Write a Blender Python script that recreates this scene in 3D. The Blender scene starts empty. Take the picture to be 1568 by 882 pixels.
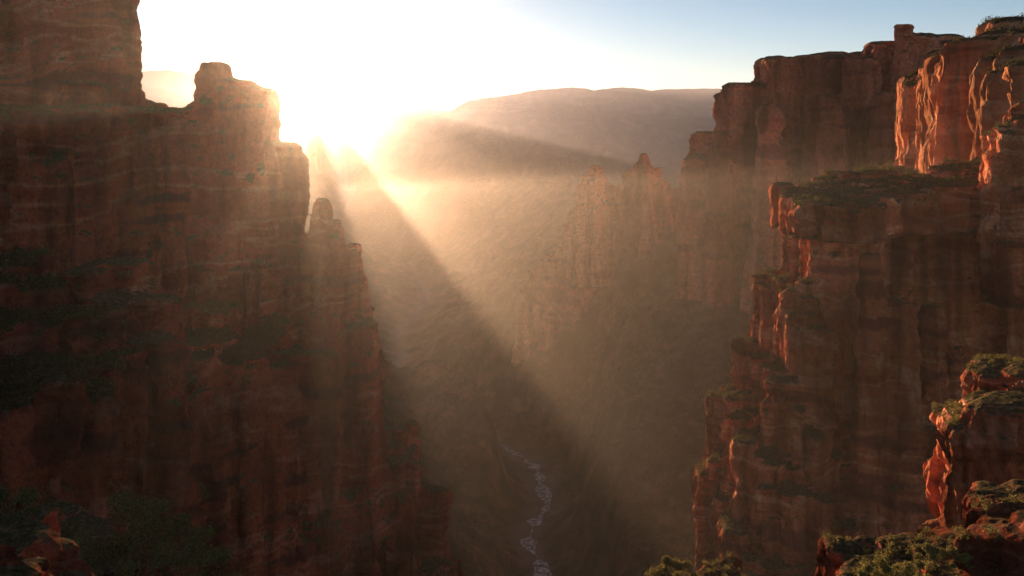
import bpy, math, random
import numpy as np
from mathutils import Vector
random.seed(7)
rng = np.random.default_rng(7)
scene = bpy.context.scene
scene.view_settings.view_transform = 'Standard'
scene.view_settings.look = 'None'
scene.view_settings.exposure = 0

SUN_AZ = math.atan2(-316, 1219)
SUN_EL = math.atan(97/1257)

# ------------------------------------------------------------------ noise
def _h(x, y, z, seed):
    h = (x*np.uint32(374761393) + y*np.uint32(668265263) + z*np.uint32(2246822519) + np.uint32((seed*3266489917) & 0xffffffff))
    h = (h ^ (h >> np.uint32(13)))*np.uint32(1274126177)
    h = h ^ (h >> np.uint32(16))
    h = h*np.uint32(2654435761)
    h = h ^ (h >> np.uint32(15))
    return h.astype(np.float32)/np.float32(2147483648.0) - 1.0

def _u(f): return (f.astype(np.int64) & 0xffffffff).astype(np.uint32)

def vn(x, y, z, seed=0):
    x, y, z = np.broadcast_arrays(np.asarray(x, float), np.asarray(y, float), np.asarray(z, float))
    xi = np.floor(x); yi = np.floor(y); zi = np.floor(z)
    fx = x-xi; fy = y-yi; fz = z-zi
    fx = fx*fx*(3-2*fx); fy = fy*fy*(3-2*fy); fz = fz*fz*(3-2*fz)
    a = _u(xi); b = _u(yi); c = _u(zi)
    o = np.uint32(1)
    def L(p, q, t): return p+(q-p)*t
    c00 = L(_h(a, b, c, seed), _h(a+o, b, c, seed), fx)
    c10 = L(_h(a, b+o, c, seed), _h(a+o, b+o, c, seed), fx)
    c01 = L(_h(a, b, c+o, seed), _h(a+o, b, c+o, seed), fx)
    c11 = L(_h(a, b+o, c+o, seed), _h(a+o, b+o, c+o, seed), fx)
    return L(L(c00, c10, fy), L(c01, c11, fy), fz)

def fbm(x, y, z, seed=0, oct=4):
    s = 0; a = 1; t = 0; f = 1
    for i in range(oct):
        s = s + a*vn(x*f, y*f, z*f, seed+i*17); t += a; a *= .5; f *= 2.03
    return s/t

def worley(x, y, z, seed=0):
    xi = np.floor(x); yi = np.floor(y); zi = np.floor(z)
    f1 = np.full(x.shape, 9., np.float32); f2 = f1.copy(); rv = np.zeros(x.shape, np.float32)
    for dx in (-1, 0, 1):
        for dy in (-1, 0, 1):
            for dz in (-1, 0, 1):
                a = xi+dx; b = yi+dy; c = zi+dz; ua, ub, uc = _u(a), _u(b), _u(c)
                r1 = _h(ua, ub, uc, seed); r2 = _h(ua, ub, uc, seed+5); r3 = _h(ua, ub, uc, seed+11)
                d = ((a+.5+.42*r1-x)**2+(b+.5+.42*r2-y)**2+(c+.5+.42*r3-z)**2).astype(np.float32)
                m = d < f1
                f2 = np.where(m, f1, np.minimum(f2, d)); f1 = np.where(m, d, f1); rv = np.where(m, r2*.5+r3*.5, rv)
    f1 = np.sqrt(f1); f2 = np.sqrt(f2)
    return f1, f2-f1, rv

# ------------------------------------------------------------------ materials
def nt(mat):
    mat.use_nodes = True
    n = mat.node_tree; n.nodes.clear()
    return n

def rock_material(name, L=1.0, base=(.28, .066, .036), dark=(.11, .029, .022), pale=(.35, .13, .085), green=.58, bump=1.0, contrast=1.0):
    m = bpy.data.materials.new(name); t = nt(m); N = t.nodes; K = t.links
    out = N.new('ShaderNodeOutputMaterial'); b = N.new('ShaderNodeBsdfDiffuse')
    K.new(b.outputs[0], out.inputs[0])
    geo = N.new('ShaderNodeNewGeometry')
    def attr(nm):
        a = N.new('ShaderNodeAttribute'); a.attribute_name = nm; return a.outputs['Fac']
    def ramp(src, stops):
        r = N.new('ShaderNodeValToRGB'); e = r.color_ramp.elements
        while len(e) > 1: e.remove(e[-1])
        e[0].position = stops[0][0]; e[0].color = stops[0][1]
        for p, c in stops[1:]:
            k = e.new(p); k.color = c
        K.new(src, r.inputs[0]); return r.outputs[0]
    def mix(f, a, c, mode='MIX'):
        x = N.new('ShaderNodeMix'); x.data_type = 'RGBA'; x.blend_type = mode
        if isinstance(f, float): x.inputs[0].default_value = f
        else: K.new(f, x.inputs[0])
        K.new(a, x.inputs[6]); K.new(c, x.inputs[7]); return x.outputs[2]
    def madd(a, k, c):
        x = N.new('ShaderNodeMath'); x.operation = 'MULTIPLY_ADD'; x.inputs[1].default_value = k
        K.new(a, x.inputs[0])
        if isinstance(c, float): x.inputs[2].default_value = c
        else: K.new(c, x.inputs[2])
        return x.outputs[0]
    g = lambda v: (v, v, v, 1)
    mp = N.new('ShaderNodeVectorMath'); mp.operation = 'MULTIPLY'; mp.inputs[1].default_value = (.8/L, .8/L, .8/L)
    K.new(geo.outputs['Position'], mp.inputs[0])
    n = N.new('ShaderNodeTexNoise'); n.inputs['Scale'].default_value = 1; n.inputs['Detail'].default_value = 5; n.inputs['Roughness'].default_value = .75
    K.new(mp.outputs[0], n.inputs['Vector']); fine = n.outputs[0]
    strata, patch, streak = attr('strata'), attr('patch'), attr('streak')
    rs = ramp(strata, [(.2, (*dark, 1)), (.34, (*base, 1)), (.52, (base[0]*.85, base[1]*.85, base[2]*.85, 1)), (.62, (*pale, 1)), (.7, (*base, 1)), (.85, (base[0]*.7, base[1]*.62, base[2]*.65, 1))])
    col = mix(1.0, rs, ramp(patch, [(.25, g(.6)), (.5, g(.95)), (.75, g(1.3))]), 'MULTIPLY')
    col = mix(.75*contrast, col, ramp(streak, [(.22, g(.22)), (.4, g(.65)), (.55, g(1.0)), (.8, g(1.3))]), 'MULTIPLY')
    col = mix(.85*contrast, col, ramp(fine, [(.32, g(.42)), (.5, g(1.0)), (.68, g(1.4))]), 'MULTIPLY')
    sep = N.new('ShaderNodeSeparateXYZ'); K.new(geo.outputs['Normal'], sep.inputs[0])
    ad = madd(patch, .5, madd(fine, .6, sep.outputs[2]))
    th = N.new('ShaderNodeMapRange'); th.inputs[1].default_value = green+.5; th.inputs[2].default_value = green+.72
    K.new(ad, th.inputs[0])
    rg = ramp(fine, [(.35, (.024, .022, .012, 1)), (.5, (.055, .045, .022, 1)), (.6, (.13, .088, .046, 1)), (.72, (.22, .11, .065, 1))])
    col = mix(th.outputs[0], col, rg)
    K.new(col, b.inputs[0])
    b1 = N.new('ShaderNodeBump'); b1.inputs['Strength'].default_value = 1.0*bump; b1.inputs['Distance'].default_value = 1.5*L
    K.new(fine, b1.inputs['Height']); K.new(b1.outputs[0], b.inputs['Normal'])
    return m

def rock_attrs(me, x, y, z, L):
    q = 1/L
    s = z+5*L*fbm(x*q*.03, y*q*.03, z*q*.03, 3, 2)
    A = {'strata': fbm(x*q*.03, y*q*.03, s*q*.16, 101, 4), 'patch': fbm(x*q*.04, y*q*.04, z*q*.03, 102, 2),
         'streak': fbm(x*q*.2, y*q*.2, z*q*.018, 103, 4)}
    for k, v in A.items():
        a = me.attributes.new(k, 'FLOAT', 'POINT'); a.data.foreach_set('value', (v*.8+.5).astype(np.float32))

def leaf_material(name, c1, c2):
    m = bpy.data.materials.new(name); t = nt(m); N = t.nodes; K = t.links
    out = N.new('ShaderNodeOutputMaterial'); b = N.new('ShaderNodeBsdfDiffuse')
    tr = N.new('ShaderNodeBsdfTranslucent'); mx = N.new('ShaderNodeMixShader'); mx.inputs[0].default_value = .3
    geo = N.new('ShaderNodeNewGeometry')
    r = N.new('ShaderNodeValToRGB'); r.color_ramp.elements[0].color = (*c1, 1); r.color_ramp.elements[1].color = (*c2, 1)
    K.new(geo.outputs['Random Per Island'], r.inputs[0])
    K.new(r.outputs[0], b.inputs[0]); K.new(r.outputs[0], tr.inputs[0])
    K.new(b.outputs[0], mx.inputs[1]); K.new(tr.outputs[0], mx.inputs[2]); K.new(mx.outputs[0], out.inputs[0])
    return m

M_ROCK = rock_material('sandstone_near', .9)
M_ROCKR = rock_material('sandstone_sunlit', .9, base=(.46, .135, .066), dark=(.2, .058, .038), pale=(.55, .24, .135), bump=.7, contrast=.9)  # same sandstone, base colour brightened so right-hand faces look sunlit
M_ROCKM = rock_material('sandstone_cliff', 1.3, base=(.62, .24, .12), dark=(.38, .13, .07), pale=(.68, .34, .19), contrast=.55)  # butte sandstone, sunlight partly put into its lightened base colour
M_ROCKF = rock_material('sandstone_far', 3.0, base=(.42, .14, .08), dark=(.2, .07, .05), bump=.7)
M_HILL = rock_material('hill_scrub', 8.0, base=(.2, .12, .1), dark=(.1, .06, .055), pale=(.24, .16, .13), contrast=.6)
M_FG = rock_material('sandstone_foreground', .3, green=.75)
M_LEAF = leaf_material('scrub_leaves', (.02, .02, .008), (.075, .066, .024))
M_LEAF1 = leaf_material('bush_leaves', (.032, .034, .012), (.12, .11, .04))
M_LEAF2 = leaf_material('sage_leaves', (.07, .066, .02), (.25, .2, .07))

# ------------------------------------------------------------------ rock massifs
class Raw:
    def __init__(s): s.v = []; s.f = []
    def column(s, x, y, r, zt, zb, flare=.12, taper=.0, jag=.12, seg=11):
        n = seg; ang0 = random.random()*6.28
        asp = random.uniform(.75, 1.3); rot = random.random()*3.14
        prof = [random.uniform(1-jag*1.6, 1+jag*1.3) for _ in range(n)]
        H = zt-zb
        lv = [(0, .6), (.16*r, .88), (.45*r, 1.0)]
        d = r*random.uniform(.9, 1.8); k = 1.0
        while d < H:
            k2 = 1+random.uniform(-.09, .07)
            lv.append((d, k)); lv.append((d+.25*r, k2)); k = k2
            d += r*random.uniform(1.5, 4.5)
        if lv[-1][0] < H: lv.append((H, 1.0))
        base = len(s.v); tx = random.uniform(-.02, .02); ty = random.uniform(-.02, .02)
        for (dz, m) in lv:
            dz = min(dz, H)
            tt = 1-taper*max(0, 1-dz/(H*.35+1e-6)) if taper else 1
            rr = r*m*(1+flare*dz/max(H, 1)*1.5)*tt
            for i in range(n):
                a = ang0+i*2*math.pi/n
                px = math.cos(a)*rr*prof[i]*asp; py = math.sin(a)*rr*prof[i]/asp
                s.v.append((x+px*math.cos(rot)-py*math.sin(rot)+tx*dz, y+px*math.sin(rot)+py*math.cos(rot)+ty*dz, zt-dz))
        R = len(lv)
        for j in range(R-1):
            for i in range(n):
                a = base+j*n+i; b = base+j*n+(i+1) % n
                s.f.append((a, a+n, b+n, b))
        s.f.append(tuple(base+i for i in range(n)))
        s.f.append(tuple(base+(R-1)*n+i for i in reversed(range(n))))
    def tier(s, poly, zb, r, extra=(), jz=.5, flare=.12, fill=True, jag=.14, rv=(.5, 1.35), bay=0, drop=0):
        P = np.array(list(poly)+list(extra), float)
        def zt(x, y):
            d2 = (P[:, 0]-x)**2+(P[:, 1]-y)**2+1e-3
            w = d2**-1.75
            return float((w*P[:, 2]).sum()/w.sum())
        n = len(poly)
        area = sum(poly[i][0]*poly[(i+1) % n][1]-poly[(i+1) % n][0]*poly[i][1] for i in range(n))
        sg = 1 if area > 0 else -1
        g_left = 0; g_in = 0; g_dz = 0
        for i in range(n):
            a = poly[i]; b = poly[(i+1) % n]
            L = math.hypot(b[0]-a[0], b[1]-a[1])+1e-6; m = max(1, int(round(L/(r*1.1))))
            ix, iy = -(b[1]-a[1])/L*sg, (b[0]-a[0])/L*sg
            for k in range(m):
                if g_left <= 0:
                    g_left = random.randint(1, 3)
                    g_in = 0 if g_in > bay*.3 else random.uniform(.4, 1)*bay
                    g_dz = random.choice([0, 0, random.random()])*drop if g_in == 0 else 0
                g_left -= 1
                t = (k+random.uniform(0, .5))/m
                x = a[0]+(b[0]-a[0])*t; y = a[1]+(b[1]-a[1])*t
                rr = r*random.uniform(*rv)
                off = rr*random.uniform(.85, 1.3)+g_in
                s.column(x+ix*off, y+iy*off, rr, zt(x, y)+random.uniform(-jz, jz*.3)*r*.5-g_dz, zb, flare=flare, jag=jag)
        if fill:
            xs = [p[0] for p in poly]; ys = [p[1] for p in poly]
            st = r*1.35
            for gx in np.arange(min(xs), max(xs), st):
                for gy in np.arange(min(ys), max(ys), st):
                    x = gx+random.uniform(-.3, .3)*st; y = gy+random.uniform(-.3, .3)*st
                    ins = False; j = n-1; md = 1e9
                    for i in range(n):
                        if ((poly[i][1] > y) != (poly[j][1] > y)) and (x < (poly[j][0]-poly[i][0])*(y-poly[i][1])/(poly[j][1]-poly[i][1]+1e-9)+poly[i][0]): ins = not ins
                        ax, ay, bx, by = poly[j][0], poly[j][1], poly[i][0], poly[i][1]
                        tt = max(0, min(1, ((x-ax)*(bx-ax)+(y-ay)*(by-ay))/((bx-ax)**2+(by-ay)**2+1e-9)))
                        md = min(md, math.hypot(x-ax-tt*(bx-ax), y-ay-tt*(by-ay)))
                        j = i
                    if ins and md > r*.9+bay*.8: s.column(x, y, r*1.15, zt(x, y)+random.uniform(-.3, .1)*r*.5, zb, flare=0, seg=8)

SURF = {}
def massif(name, raw, voxel, L, mat, amp=1.0):
    me = bpy.data.meshes.new(name); me.from_pydata(raw.v, [], raw.f)
    ob = bpy.data.objects.new(name, me); scene.collection.objects.link(ob)
    md = ob.modifiers.new('r', 'REMESH'); md.mode = 'VOXEL'; md.voxel_size = voxel
    dg = bpy.context.evaluated_depsgraph_get()
    ne = bpy.data.meshes.new_from_object(ob.evaluated_get(dg))
    ob.modifiers.clear(); ob.data = ne; bpy.data.meshes.remove(me); ne.name = name
    n = len(ne.vertices)
    co = np.empty(n*3, np.float32); ne.vertices.foreach_get('co', co); co = co.reshape(-1, 3).astype(float)
    no = np.empty(n*3, np.float32); ne.vertex_normals.foreach_get('vector', no); no = no.reshape(-1, 3).astype(float)
    x, y, z = co.T
    side = np.clip(1-np.abs(no[:, 2])*1.1, 0, 1)
    q = 1.0/L
    wx = x+2.5*L*fbm(x*q*.08, y*q*.08, z*q*.08, 1, 3); wy = y+2.5*L*fbm(x*q*.08, y*q*.08, z*q*.08, 2, 3)
    s = z+3*L*fbm(x*q*.05, y*q*.05, z*q*.05, 3, 3)
    mask = np.clip(.4+1.4*vn(x*q*.03, y*q*.03, z*q*.03, 19), 0, 1)
    st = vn(wx*q*.03, wy*q*.03, s*q*.08, 4)*1.4+np.tanh(3*vn(wx*q*.06, wy*q*.06, s*q*.3, 5))*.3*mask
    _, e1, r1 = worley(wx*q*.1, wy*q*.1, s*q*.03, 200)
    _, e2, r2 = worley(wx*q*.27, wy*q*.27, s*q*.1, 220)
    sm = lambda v: v*v*(3-2*v)
    g1 = sm(np.clip(e1/.3, 0, 1)); g2 = sm(np.clip(e2/.3, 0, 1))
    c1 = 1-np.abs(vn(wx*q*.085, wy*q*.085, z*q*.008, 7))
    cr = 2.6*r1*g1-2.4*(1-g1)+(.8*r2*g2-.7*(1-g2))-3.6*np.clip((c1-.87)/.13, 0, 1)
    fb = fbm(x*q*.3, y*q*.3, z*q*.3, 9, 4)*1.1
    disp = amp*L*(side*(st+cr)+fb*(.5+.5*side)+(1-side)*(.7*r2*g2))
    co2 = co+no*disp[:, None]
    co2[:, 2] = co[:, 2]+no[:, 2]*disp*.6
    ne.vertices.foreach_set('co', co2.astype(np.float32).ravel())
    ne.update()
    rock_attrs(ne, co2[:, 0], co2[:, 1], co2[:, 2], L)
    ne.materials.clear(); ne.materials.append(mat)
    ne.polygons.foreach_set('use_smooth', np.zeros(len(ne.polygons), bool))
    no2 = np.empty(n*3, np.float32); ne.vertex_normals.foreach_get('vector', no2)
    SURF[name] = (co2, no2.reshape(-1, 3))
    print(name, n)
    return ob

def leaves_mesh(name, blobs, mat):
    V = []
    for (cx, cy, cz, rx, rz, c, ls) in blobs:
        d = rng.normal(size=(c, 3)); d /= np.linalg.norm(d, axis=1)[:, None]
        rad = rng.random(c)**.45*(1+.25*rng.normal(size=c)*.6)
        p = d*rad[:, None]*np.array([rx, rx, rz])+np.array([cx, cy, cz])
        a = rng.normal(size=(c, 3)); a /= np.linalg.norm(a, axis=1)[:, None]
        b = np.cross(a, rng.normal(size=(c, 3))); b /= np.linalg.norm(b, axis=1)[:, None]
        sz = ls*rng.uniform(.5, 1.3, c)[:, None]
        V.append(np.stack([p-a*sz, p+b*sz*.5, p+a*sz, p-b*sz*.5], 1).reshape(-1, 3))
    V = np.concatenate(V); nq = len(V)//4
    me = bpy.data.meshes.new(name)
    me.vertices.add(len(V)); me.vertices.foreach_set('co', V.astype(np.float32).ravel())
    me.loops.add(nq*4); me.loops.foreach_set('vertex_index', np.arange(nq*4, dtype=np.int32))
    me.polygons.add(nq); me.polygons.foreach_set('loop_start', np.arange(0, nq*4, 4, dtype=np.int32))
    me.update(); me.materials.append(mat)
    ob = bpy.data.objects.new(name, me); scene.collection.objects.link(ob); return ob

def scatter(name, src, N, size, leaf, count, mat, nzmin=.6, nscale=.04, thr=0.0, box=None):
    co, no = SURF[src]
    m = (no[:, 2] > nzmin) & (fbm(co[:, 0]*nscale, co[:, 1]*nscale, co[:, 2]*nscale, 33, 3) > thr)
    if box: m &= (co[:, 0] > box[0]) & (co[:, 0] < box[1]) & (co[:, 1] > box[2]) & (co[:, 1] < box[3]) & (co[:, 2] > box[4]) & (co[:, 2] < box[5])
    idx = np.nonzero(m)[0]
    if len(idx) == 0: print('no scatter', name); return
    idx = rng.choice(idx, min(N, len(idx)), replace=False)
    bl = []
    for i in idx:
        r = size*rng.uniform(.35, 1.0)**1.3*1.3; p = co[i]
        bl.append((p[0], p[1], p[2]+r*.35, r, r*.75, max(8, int(count*(r/size)**2)), leaf))
    return leaves_mesh(name, bl, mat)

# --- left canyon wall
R = Raw()
R.tier([(-210, 288, 78), (-144, 288, 74), (-142, 294, 62), (-139, 298, 46), (-160, 340, 50), (-240, 340, 80)], -20, 7, flare=.04, bay=3)
R.tier([(-160, 280, 24), (-135, 282, 22), (-124, 288, 13), (-126, 320, 12), (-160, 325, 20)], -20, 5)
R.tier([(-150, 150, 8), (-131, 185, 9), (-124, 208, 11), (-114, 238, 13), (-104, 252, 14), (-90, 264, 18), (-82, 276, 12), (-77, 284, 4), (-82, 300, 3), (-95, 300, 10), (-110, 330, 8), (-220, 330, 12), (-220, 150, 10)], -110, 9, bay=7, flare=.05)
R.column(-98, 262, 6.5, 28, -40, taper=.2, flare=.3); R.column(-91, 266, 6.5, 22.5, -40); R.column(-86, 270, 6, 20.3, -40)
T3 = [(-82, 95, -34), (-78, 130, -39), (-77, 150, -43), (-80, 175, -43), (-78, 200, -49), (-73, 220, -58), (-69, 240, -62), (-64, 258, -60), (-57, 272, -65), (-58, 300, -60), (-100, 310, -45), (-105, 262, -48), (-112, 240, -36), (-122, 210, -28), (-128, 185, -24), (-135, 120, -20)]
R.tier(T3, -260, 8, jz=1.5, bay=11, drop=24, extra=[(-92, 150, -34), (-98, 200, -38), (-90, 240, -56), (-80, 262, -62)])
R.tier([(-81, 286, -40), (-70, 282, -38), (-61, 286, -46), (-56, 294, -56), (-60, 310, -54), (-78, 312, -46)], -260, 5, jz=1, flare=.3)
R.column(-78, 287, 4.5, -26, -140, taper=.6, flare=.6); R.column(-68.5, 285, 8, -18, -150, taper=.62, flare=.6); R.column(-63.5, 286, 6.5, -26, -140, taper=.5, flare=.6); R.column(-57.5, 290, 6.5, -35, -140, taper=.5, flare=.6)
R.tier([(-62, 283, -62), (-51, 290, -70), (-48, 298, -84), (-52, 316, -72), (-62, 310, -60)], -260, 5, jz=1.2, flare=.2, drop=10)
R.tier([(-48, 290, -104), (-44, 300, -114), (-34, 305, -132), (-24, 300, -150), (-24, 325, -155), (-50, 325, -110)], -260, 5, jz=1, flare=.2, drop=10)
massif('canyon_cliff', R, .8, .95, M_ROCK)

# --- right canyon wall: capped pillar wall stepping down into the gorge
R = Raw()
R.tier([(107, 302, -20), (116, 293, -21), (124, 289, -22), (140, 291, -22), (150, 312, -19), (178, 318, -15), (215, 300, -12), (230, 370, -4), (150, 370, -10), (113, 352, -16)], -35, 6, jz=1.3, flare=0, bay=3.5, rv=(.7, 1.3))
R.tier([(114, 307, -30), (129, 299, -30), (142, 305, -30), (156, 334, -28), (186, 338, -28), (217, 318, -25), (230, 370, -20), (150, 370, -20), (119, 352, -28)], -260, 7, bay=4)
R.tier([(103, 304, -58), (110, 294, -58), (120, 292, -66), (120, 312, -50), (108, 348, -52)], -260, 6, jz=2, drop=6)
R.tier([(96, 302, -86), (102, 291, -90), (116, 286, -100), (118, 302, -85), (102, 346, -80)], -260, 6, jz=2, drop=6)
R.tier([(82, 298, -110), (88, 285, -116), (102, 276, -125), (122, 276, -128), (122, 297, -110), (92, 340, -100), (87, 340, -102)], -260, 6.5, jz=2, drop=8)
R.tier([(75, 290, -138), (81, 276, -146), (104, 264, -150), (124, 264, -150), (124, 292, -130), (82, 335, -125)], -260, 6.5, jz=2, drop=8)
R.column(129, 286, 8, -38, -260, taper=.3, flare=.3); R.column(142, 288, 8, -56, -260, taper=.4, flare=.3); R.column(164, 312, 9, -62, -260, taper=.4, flare=.3); R.column(150, 284, 8, -100, -260, taper=.4, flare=.3)
R.tier([(184, 302, 7), (194, 296, 11), (215, 296, 20), (215, 320, 20), (187, 320, 6)], -60, 6)
massif('sandstone_cliff', R, .8, .95, M_ROCKR, amp=.78)

# --- sunlit butte
R = Raw()
R.tier([(202, 320, 34), (224, 380, 42), (243, 450, 44), (260, 520, 45), (267, 560, 42), (300, 600, 50), (420, 600, 100), (420, 320, 90)], -120, 15, extra=[(262, 400, 60), (288, 450, 74), (305, 520, 70), (320, 420, 90), (240, 340, 52)], jz=.3, rv=(.7, 1.15), flare=.03)
R.tier([(208, 345, -18), (236, 470, -16), (255, 590, -14), (300, 620, -12), (300, 345, -16)], -190, 9)
R.tier([(300, 440, 86), (310, 480, 86), (335, 520, 86), (420, 520, 110), (420, 380, 110), (300, 390, 95)], 40, 8)
massif('sandstone_butte', R, 1.3, 1.8, M_ROCKM, amp=.5)

# --- far wall
R = Raw()
R.tier([(206, 1010, -16), (225, 990, -4), (233, 980, 26), (247, 975, 66), (275, 965, 82), (303, 955, 98), (311, 950, 122), (339, 945, 123), (362, 940, 116), (398, 930, 114), (425, 925, 131), (443, 920, 143), (484, 900, 140), (527, 890, 126), (620, 860, 116), (700, 1100, 116), (450, 1150, 130), (320, 1120, 90), (255, 1080, 10)], -190, 22, jz=1.2, flare=.25, jag=.22, bay=26, drop=22)
R.column(355, 900, 24, 60, -190, flare=.3, taper=.3); R.column(296, 915, 22, 50, -190, flare=.3, taper=.3); R.column(410, 870, 26, 60, -190, flare=.3, taper=.3); R.column(465, 850, 28, 105, -190, flare=.3, taper=.3); R.column(250, 960, 16, 20, -190, flare=.3, taper=.3)
massif('canyon_wall', R, 2.6, 3.0, M_ROCKF, amp=.75)

# --- middle butte
R = Raw()
R.tier([(104, 1165, -56), (118, 1150, -46), (132, 1150, -50), (145, 1150, -70), (172, 1145, -56), (190, 1140, -36), (212, 1140, -48), (228, 1135, -64), (262, 1120, -72), (310, 1080, -72), (320, 1150, -72), (230, 1190, -60), (115, 1190, -57)], -260, 11, jz=1.2, flare=.35, jag=.2, bay=10, drop=25)
R.column(190, 1150, 24, -8, -200, taper=.65, flare=.5); R.column(122, 1155, 19, -25, -200, taper=.6, flare=.5); R.column(168, 1152, 15, -32, -200, taper=.6, flare=.5); R.column(213, 1150, 17, -28, -200, taper=.6, flare=.5); R.column(105, 1160, 13, -40, -200, taper=.5, flare=.5)
R.tier([(62, 1180, -148), (80, 1165, -112), (96, 1150, -88), (120, 1140, -100), (240, 1120, -110), (300, 1060, -110), (310, 1150, -90), (90, 1200, -90)], -300, 11, jz=2, flare=.3, jag=.2, bay=8, drop=15)
R.tier([(8, 1215, -220), (36, 1195, -180), (60, 1180, -160), (70, 1210, -160), (20, 1240, -210)], -330, 10, jz=2, flare=.4)
massif('rock_butte', R, 2.4, 2.2, M_ROCKF)

# --- foreground outcrops
R = Raw()
R.tier([(68, 118, -42), (76, 116, -39), (95, 120, -37), (95, 150, -38), (72, 140, -44)], -95, 5)
R.tier([(60, 110, -62), (70, 106, -58), (95, 106, -52), (95, 130, -50), (66, 125, -58)], -100, 5)
massif('rock_outcrop', R, .42, .5, M_ROCKR)
R = Raw()
R.tier([(33, 58, -28.8), (37, 55, -27.4), (44, 54, -25.5), (60, 70, -27), (40, 72, -30)], -55, 2.2)
R.tier([(24, 58, -32), (30, 54, -31.3), (36, 53, -30), (38, 66, -31), (25, 66, -32)], -55, 2)
R.tier([(16, 108, -62.5), (24, 105, -60), (36, 106, -60), (32, 120, -61)], -95, 3)
massif('boulder_outcrop', R, .28, .28, M_FG)
R = Raw()
R.tier([(-18.5, 24, -12.3), (-16, 23, -13.2), (-14, 23, -14.2), (-14, 29, -16), (-19, 31, -14)], -30, 1.2)
R.tier([(-42, 50, -28.5), (-30, 48, -30), (-18, 52, -34), (-20, 66, -35), (-42, 66, -29)], -60, 3)
R.column(-40.5, 60, 2.0, -19, -40)
massif('foreground_rock', R, .25, .28, M_FG)

# ------------------------------------------------------------------ terrain
RIV = np.array([(60, 560), (40, 680), (29, 780), (15, 855), (39, 924), (35, 1047), (5, 1090), (-60, 1180), (-143, 1300), (-210, 1500), (-257, 1803), (-231, 2188), (-330, 2700), (-500, 3300)], float)
def polydist(X, Y, P, crest=None):
    best = np.full(X.shape, 1e9); cz = np.zeros(X.shape)
    for i in range(len(P)-1):
        a = P[i]; b = P[i+1]; dx, dy = b[0]-a[0], b[1]-a[1]
        t = np.clip(((X-a[0])*dx+(Y-a[1])*dy)/(dx*dx+dy*dy), 0, 1)
        d = np.hypot(X-a[0]-t*dx, Y-a[1]-t*dy)
        m = d < best; best = np.where(m, d, best)
        if crest is not None: cz = np.where(m, crest[i]+(crest[i+1]-crest[i])*t, cz)
    return best, cz
def ridge(X, Y, pts, slope):
    P = np.array(pts, float)
    out = np.full(X.shape, -1e9)
    for i in range(len(P)-1):
        d, c = polydist(X, Y, P[i:i+2, :2], P[i:i+2, 2]); out = np.maximum(out, c-slope*d)
    return out
def grid(name, xs, ys, Hf, mat, attr=None, L=3.0):
    X, Y = np.meshgrid(xs, ys); Z = Hf(X, Y)
    nx, ny = len(xs), len(ys)
    me = bpy.data.meshes.new(name); V = np.stack([X, Y, Z], -1).reshape(-1, 3)
    i = np.arange((nx-1)*(ny-1)); r = i//(nx-1); c = i % (nx-1); a = r*nx+c
    F = np.stack([a, a+1, a+nx+1, a+nx], 1)
    me.vertices.add(len(V)); me.vertices.foreach_set('co', V.astype(np.float32).ravel())
    me.loops.add(F.size); me.loops.foreach_set('vertex_index', F.astype(np.int32).ravel())
    me.polygons.add(len(F)); me.polygons.foreach_set('loop_start', np.arange(0, F.size, 4, dtype=np.int32))
    me.update()
    if attr is not None:
        at = me.attributes.new('bank', 'FLOAT', 'POINT'); at.data.foreach_set('value', attr(X, Y).astype(np.float32).ravel())
    else: rock_attrs(me, V[:, 0], V[:, 1], V[:, 2], L)
    me.materials.append(mat)
    ob = bpy.data.objects.new(name, me); scene.collection.objects.link(ob)
    no = np.empty(len(V)*3, np.float32); me.vertex_normals.foreach_get('vector', no)
    SURF[name] = (V, no.reshape(-1, 3))
    return ob
def Hter(X, Y):
    wx = X+25*fbm(X*.008, Y*.008, 0, 50, 3); wy = Y+25*fbm(X*.008, Y*.008, 0, 51, 3)
    d, _ = polydist(X+8*fbm(X*.02, Y*.02, 0, 54, 2), Y, RIV)
    h = -421+np.clip(d-12, 0, 60)*.12+np.clip(d-60, 0, 130)*.42+np.clip(d-170, 0, 4000)*.75
    cap = -150+60*fbm(X*.0015, Y*.0015, 0, 52, 4)
    h = np.minimum(h, cap)
    rd = 1-np.abs(fbm(wx*.006, wy*.006, 0, 53, 4))*2
    h = h+np.clip((d-20)/150, 0, 1)*(34*rd-14)
    for pts, sl in [([(-20, 1240, -280), (60, 1195, -180), (110, 1170, -125), (230, 1160, -115), (320, 1060, -115), (420, 1000, -95), (640, 930, -90)], .8),
                    ([(60, 850, -372), (80, 830, -335), (100, 810, -306), (140, 800, -285), (178, 795, -272), (200, 790, -281), (320, 740, -235)], .62),
                    ([(-80, 240, -235), (-75, 330, -235), (-160, 520, -210), (-330, 800, -150), (-500, 1400, -120)], .85),
                    ([(125, 300, -225), (190, 330, -180), (400, 500, -110), (400, 200, -110)], .9),
                    ([(90, 560, -420), (110, 440, -345), (125, 330, -230)], .8)]:
        h = np.maximum(h, ridge(wx, wy, pts, sl)+14*fbm(wx*.015, wy*.015, 0, 55, 4))
    h = h+(5*fbm(X*.06, Y*.06, 0, 56, 4)+12*(1-2*np.abs(fbm(wx*.02, wy*.02, 0, 57, 4))))*np.clip((d-12)/60, 0, 1)
    return np.minimum(h, -421+np.clip(d-13, 0, 40)*.5+np.clip(d-40, 0, 1e4)*2.2)
def bank(X, Y):
    d, _ = polydist(X+8*fbm(X*.02, Y*.02, 0, 54, 2), Y, RIV)
    return np.clip(1-(d-6)/18-.8*fbm(X*.05, Y*.05, 0, 60, 3), 0, 1)*.7
xs = np.concatenate([-np.geomspace(3000, 420, 90), np.arange(-415, 420, 4.5), np.geomspace(425, 3000, 80)])
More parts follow.
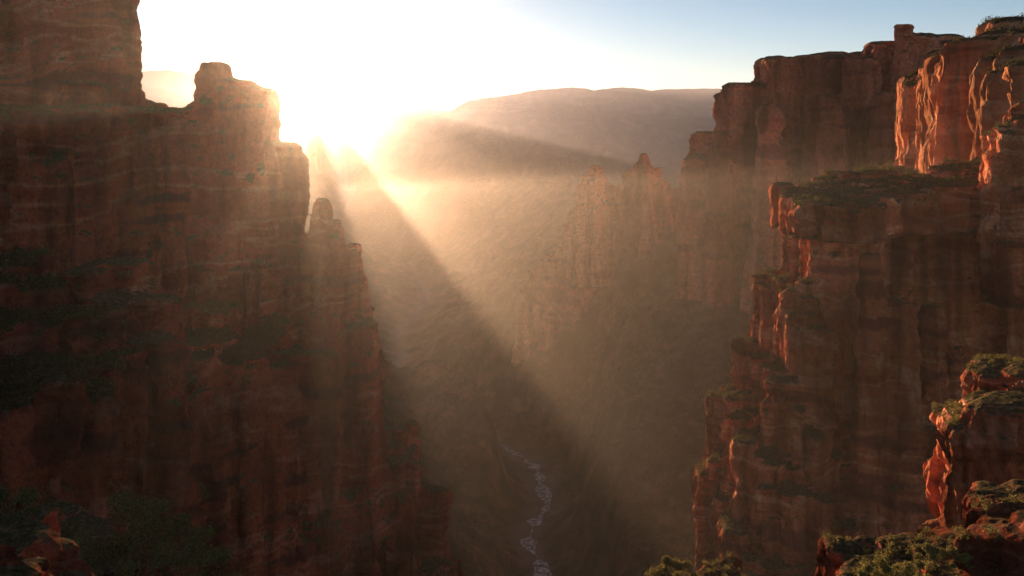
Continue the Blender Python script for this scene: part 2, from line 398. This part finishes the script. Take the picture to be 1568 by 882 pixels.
ys = np.concatenate([np.arange(90, 620, 8), np.arange(620, 1500, 5), np.geomspace(1506, 3600, 130)])

def ground_material():
    m = bpy.data.materials.new('canyon_floor_scrub'); t = nt(m); N = t.nodes; K = t.links
    out = N.new('ShaderNodeOutputMaterial'); b = N.new('ShaderNodeBsdfDiffuse')
    geo = N.new('ShaderNodeNewGeometry')
    n1 = N.new('ShaderNodeTexNoise'); n1.inputs['Scale'].default_value = .02; n1.inputs['Detail'].default_value = 8; n1.inputs['Roughness'].default_value = .78
    K.new(geo.outputs['Position'], n1.inputs['Vector'])
    r = N.new('ShaderNodeValToRGB'); e = r.color_ramp.elements
    e[0].position = .37; e[0].color = (.02, .022, .012, 1); e[1].position = .7; e[1].color = (.2, .11, .07, 1)
    k = e.new(.49); k.color = (.05, .042, .026, 1); k = e.new(.58); k.color = (.12, .075, .045, 1)
    K.new(n1.outputs[0], r.inputs[0])
    at = N.new('ShaderNodeAttribute'); at.attribute_name = 'bank'
    mx = N.new('ShaderNodeMix'); mx.data_type = 'RGBA'; mx.inputs[7].default_value = (.22, .165, .13, 1)
    K.new(at.outputs['Fac'], mx.inputs[0]); K.new(r.outputs[0], mx.inputs[6]); K.new(mx.outputs[2], b.inputs[0])
    bp = N.new('ShaderNodeBump'); bp.inputs['Distance'].default_value = 20; bp.inputs['Strength'].default_value = .8
    K.new(n1.outputs[0], bp.inputs['Height']); K.new(bp.outputs[0], b.inputs['Normal'])
    K.new(b.outputs[0], out.inputs[0]); return m
M_GROUND = ground_material()
grid('terrain', xs, ys, Hter, M_GROUND, bank)

def water_material(name, lo, hi):
    m = bpy.data.materials.new(name); t = nt(m); N = t.nodes; K = t.links
    out = N.new('ShaderNodeOutputMaterial'); b = N.new('ShaderNodeBsdfDiffuse')
    n = N.new('ShaderNodeTexNoise'); n.inputs['Scale'].default_value = .22; n.inputs['Detail'].default_value = 6; n.inputs['Roughness'].default_value = .75
    g = N.new('ShaderNodeNewGeometry'); K.new(g.outputs['Position'], n.inputs['Vector'])
    r = N.new('ShaderNodeValToRGB'); r.color_ramp.elements[0].position = .42; r.color_ramp.elements[0].color = (lo, lo*.92, lo*.8, 1)
    r.color_ramp.elements[1].position = .62; r.color_ramp.elements[1].color = (hi, hi*.9, hi*.78, 1)  # pale tones paint white water and sky reflection on a matte surface
    K.new(n.outputs[0], r.inputs[0]); K.new(r.outputs[0], b.inputs[0]); K.new(b.outputs[0], out.inputs[0])
    return m
def river():
    P = []
    for i in range(len(RIV)-1):
        for t in np.linspace(0, 1, 16, endpoint=False): P.append(RIV[i]*(1-t)+RIV[i+1]*t)
    P = np.array(P)
    for _ in range(8): P[1:-1] = (P[:-2]+2*P[1:-1]+P[2:])/4
    P[:, 0] -= 8*fbm(P[:, 0]*.02, P[:, 1]*.02, 0, 54, 2)
    T = np.gradient(P, axis=0); T /= np.linalg.norm(T, axis=1)[:, None]
    V = []; F = []; M = []
    for i, (p, t) in enumerate(zip(P, T)):
        w = 5+6*float(vn(i*.41, 0, 0, 5))
        if p[1] > 1150: w *= .7
        V += [(p[0]-t[1]*w, p[1]+t[0]*w, -418.8), (p[0]+t[1]*w, p[1]-t[0]*w, -418.8)]
        if i: F.append((2*i-2, 2*i-1, 2*i+1, 2*i)); M.append(1 if p[1] > 1150 else 0)
    me = bpy.data.meshes.new('river'); me.from_pydata(V, [], F)
    me.materials.append(water_material('whitewater', .12, .6)); me.materials.append(water_material('dimmed_water', .12, .3))  # far reach is a darker copy, its sunlit brightness dimmed in the colour
    me.polygons.foreach_set('material_index', M)
    scene.collection.objects.link(bpy.data.objects.new('river', me))
river()

TAZ = math.tan(-SUN_AZ)
CR = np.array([(-6000, 480), (-3215, 435), (-2300, 400), (-1900, 300), (-1500, 240), (-1353, 240), (-1302, 245), (-1286, 342), (-1268, 352), (-1234, 309), (-1229, 150), (-1196, 150), (-1190, 254), (-1086, 125), (-1052, 130), (-1040, 210), (-1000, 222), (-935, 240), (-920, 271), (-860, 262), (-670, 250), (-560, 225), (-470, 197), (-390, 215), (-260, 291), (0, 325), (190, 353), (400, 366), (560, 348), (720, 324), (930, 300), (1250, 300), (2200, 320), (6000, 300)], float)  # crest heights; peak and notches below the sun are invented to shape light shafts
def Hridge(X, Y):
    near = np.clip((np.abs(X+1120)-280)/500, 0, 1)
    yc = 5000+250*fbm(X*.0006, 0, 0, 70, 3)*near
    Xp = X+TAZ*np.clip(Y-yc, -1200, 1200)*np.clip((520-np.abs(X+1120))/200, 0, 1)
    cr = np.interp(Xp, CR[:, 0], CR[:, 1])+9*fbm(X*.012, 0, 0, 71, 4)
    d = yc-Y
    f = d+180*fbm(X*.0022, Y*.0011, 0, 72, 5)*np.clip(np.abs(d)/300, 0, 1)
    prof = np.interp(f, [-1500, -60, 0, 60, 110, 350, 420, 900, 2200, 2600], [-500, -35, 0, -40, -130, -210, -300, -430, -640, -700])
    rd = (1-2*np.abs(fbm(X*.003, Y*.0012, 0, 73, 5)))*90*np.clip((f-40)/400, 0, 1)
    return np.maximum(cr+prof+rd-30*np.clip((f-40)/400, 0, 1), -425+20*fbm(X*.003, Y*.003, 0, 74, 3))
gx = np.concatenate([np.arange(-4200, -1500, 16.0), np.arange(-1500, -800, 5.0), np.arange(-800, 4200, 15.0)])
grid('mountain_ridge', gx, np.concatenate([np.arange(2700, 4500, 24), np.arange(4500, 5400, 12), np.arange(5400, 6600, 60)]), Hridge, M_HILL, L=8)
C2 = np.array([(-9000, 600), (-4100, 930), (-3500, 850), (-2600, 500), (0, 420), (700, 560), (1000, 700), (1300, 735), (1700, 690), (2100, 725), (2500, 715), (9000, 700)], float)
def Hd(X, Y):
    cr = np.interp(X, C2[:, 0], C2[:, 1])+30*fbm(X*.003, 0, 0, 81, 4)
    return cr-np.abs(Y-9500)*.35+60*fbm(X*.001, Y*.001, 0, 82, 4)*np.clip(np.abs(Y-9500)/400, 0, 1)
grid('distant_hills', np.arange(-9000, 9000, 60.0), np.arange(6400, 12500, 80.0), Hd, M_HILL, L=20)

# ------------------------------------------------------------------ vegetation
scatter('shrubs', 'canyon_cliff', 2600, 2.0, .36, 55, M_LEAF, .62, .03, -.1, (-140, -62, 90, 282, -70, 0))
scatter('shrubs', 'canyon_cliff', 400, 1.3, .33, 45, M_LEAF, .62, .03, 0, (-230, -70, 150, 340, 0, 60))
scatter('shrubs', 'sandstone_cliff', 1000, 1.4, .3, 50, M_LEAF1, .6, .06, 0)
scatter('shrubs', 'sandstone_butte', 1800, 2.2, .5, 30, M_LEAF, .6, .02, -.15)
scatter('shrubs', 'rock_outcrop', 140, .8, .13, 120, M_LEAF2, .6, .05, -.1)
scatter('shrubs', 'boulder_outcrop', 180, .5, .08, 120, M_LEAF2, .6, .05, -.1)
scatter('shrubs', 'terrain', 7000, 2.0, .8, 18, M_LEAF, .3, .01, -.1, (-350, 420, 560, 1500, -416, -150))
def bush(name, cx, cy, cz, w, h, n, leaf, mat):
    bl = []
    for i in range(n):
        a = random.random()*6.28; q = random.random()**.6
        x = cx+math.cos(a)*q*w; y = cy+math.sin(a)*q*w*.6; z = cz+h*(1-q*q)*random.uniform(.2, 1)
        r = random.uniform(.12, .28)*w*.7
        bl.append((x, y, z, r, r*.8, 420, leaf))
    return leaves_mesh(name, bl, mat)
bush('bush', -25, 54, -29.5, 6.5, 6, 54, .12, M_LEAF1)
bush('bush', -32, 50, -26.5, 6, 5.5, 54, .12, M_LEAF1)
bush('bush', 27, 57, -31.6, 3.4, 2.2, 26, .09, M_LEAF2)
bush('bush', 31.5, 58, -30.4, 2.2, 1.8, 14, .09, M_LEAF2)
bush('bush', 22, 108, -60, 4.5, 4.8, 30, .17, M_LEAF2)

# ------------------------------------------------------------------ haze
def haze(name, bb, zfar, dens, g, col):
    me = bpy.data.meshes.new(name)
    x0, x1, y0, y1, z0, z1 = bb
    V = [(x0, y0, z0), (x1, y0, z0), (x1, y1, z0), (x0, y1, z0), (x0, y0, z1), (x1, y0, z1), (x1, y1, zfar), (x0, y1, zfar)]
    F = [(0, 3, 2, 1), (4, 5, 6, 7), (0, 1, 5, 4), (1, 2, 6, 5), (2, 3, 7, 6), (3, 0, 4, 7)]
    me.from_pydata(V, [], F)
    m = bpy.data.materials.new(name); t = nt(m); N = t.nodes; K = t.links
    out = N.new('ShaderNodeOutputMaterial')
    a = N.new('ShaderNodeVolumeScatter'); a.inputs['Density'].default_value = dens; a.inputs['Anisotropy'].default_value = g
    a.inputs['Color'].default_value = col
    K.new(a.outputs[0], out.inputs['Volume'])
    me.materials.append(m)
    scene.collection.objects.link(bpy.data.objects.new(name, me))
haze('valley_haze', (-1500, 1500, -60, 2600, -440, 26), -135, .000042, .75, (1, .87, .8, 1))
haze('distance_haze', (-4400, 4400, 1400, 4600, -446, 330), 330, .00007, .3, (.8, .8, 1, 1))
haze('sun_haze', (-1600, 1600, -80, 4400, -445, 320), 320, .000009, .955, (1, .93, .88, 1))

# ------------------------------------------------------------------ light
w = bpy.data.worlds.new('World'); scene.world = w; w.use_nodes = True
N = w.node_tree.nodes; K = w.node_tree.links; N.clear()
out = N.new('ShaderNodeOutputWorld'); bg = N.new('ShaderNodeBackground'); sky = N.new('ShaderNodeTexSky')
sky.sky_type = 'NISHITA'; sky.sun_disc = False; sky.sun_elevation = SUN_EL+math.radians(4); sky.sun_rotation = SUN_AZ
sky.altitude = 1200; sky.dust_density = .6; sky.air_density = 1.0; sky.ozone_density = 1.6
bg.inputs['Strength'].default_value = .12
tint = N.new('ShaderNodeMix'); tint.data_type = 'RGBA'; tint.blend_type = 'MULTIPLY'; tint.inputs[0].default_value = 1
tint.inputs[7].default_value = (.98, 1.02, 1.08, 1)
K.new(sky.outputs[0], tint.inputs[6]); K.new(tint.outputs[2], bg.inputs[0]); K.new(bg.outputs[0], out.inputs[0])

sl = bpy.data.lights.new('sun', 'SUN'); sl.energy = 20; sl.angle = math.radians(.25); sl.color = (1, .64, .38)
so = bpy.data.objects.new('sun', sl); scene.collection.objects.link(so)
sd = Vector((math.sin(SUN_AZ)*math.cos(SUN_EL), math.cos(SUN_AZ)*math.cos(SUN_EL), math.sin(SUN_EL)))
so.rotation_euler = sd.to_track_quat('Z', 'Y').to_euler()

cam = bpy.data.cameras.new('camera'); co = bpy.data.objects.new('camera', cam); scene.collection.objects.link(co)
cam.lens = 28; cam.sensor_width = 36; cam.clip_end = 30000; cam.clip_start = .5
cam.shift_y = -(441-226)/1568
co.rotation_euler = (math.radians(90), 0, 0)
scene.camera = co
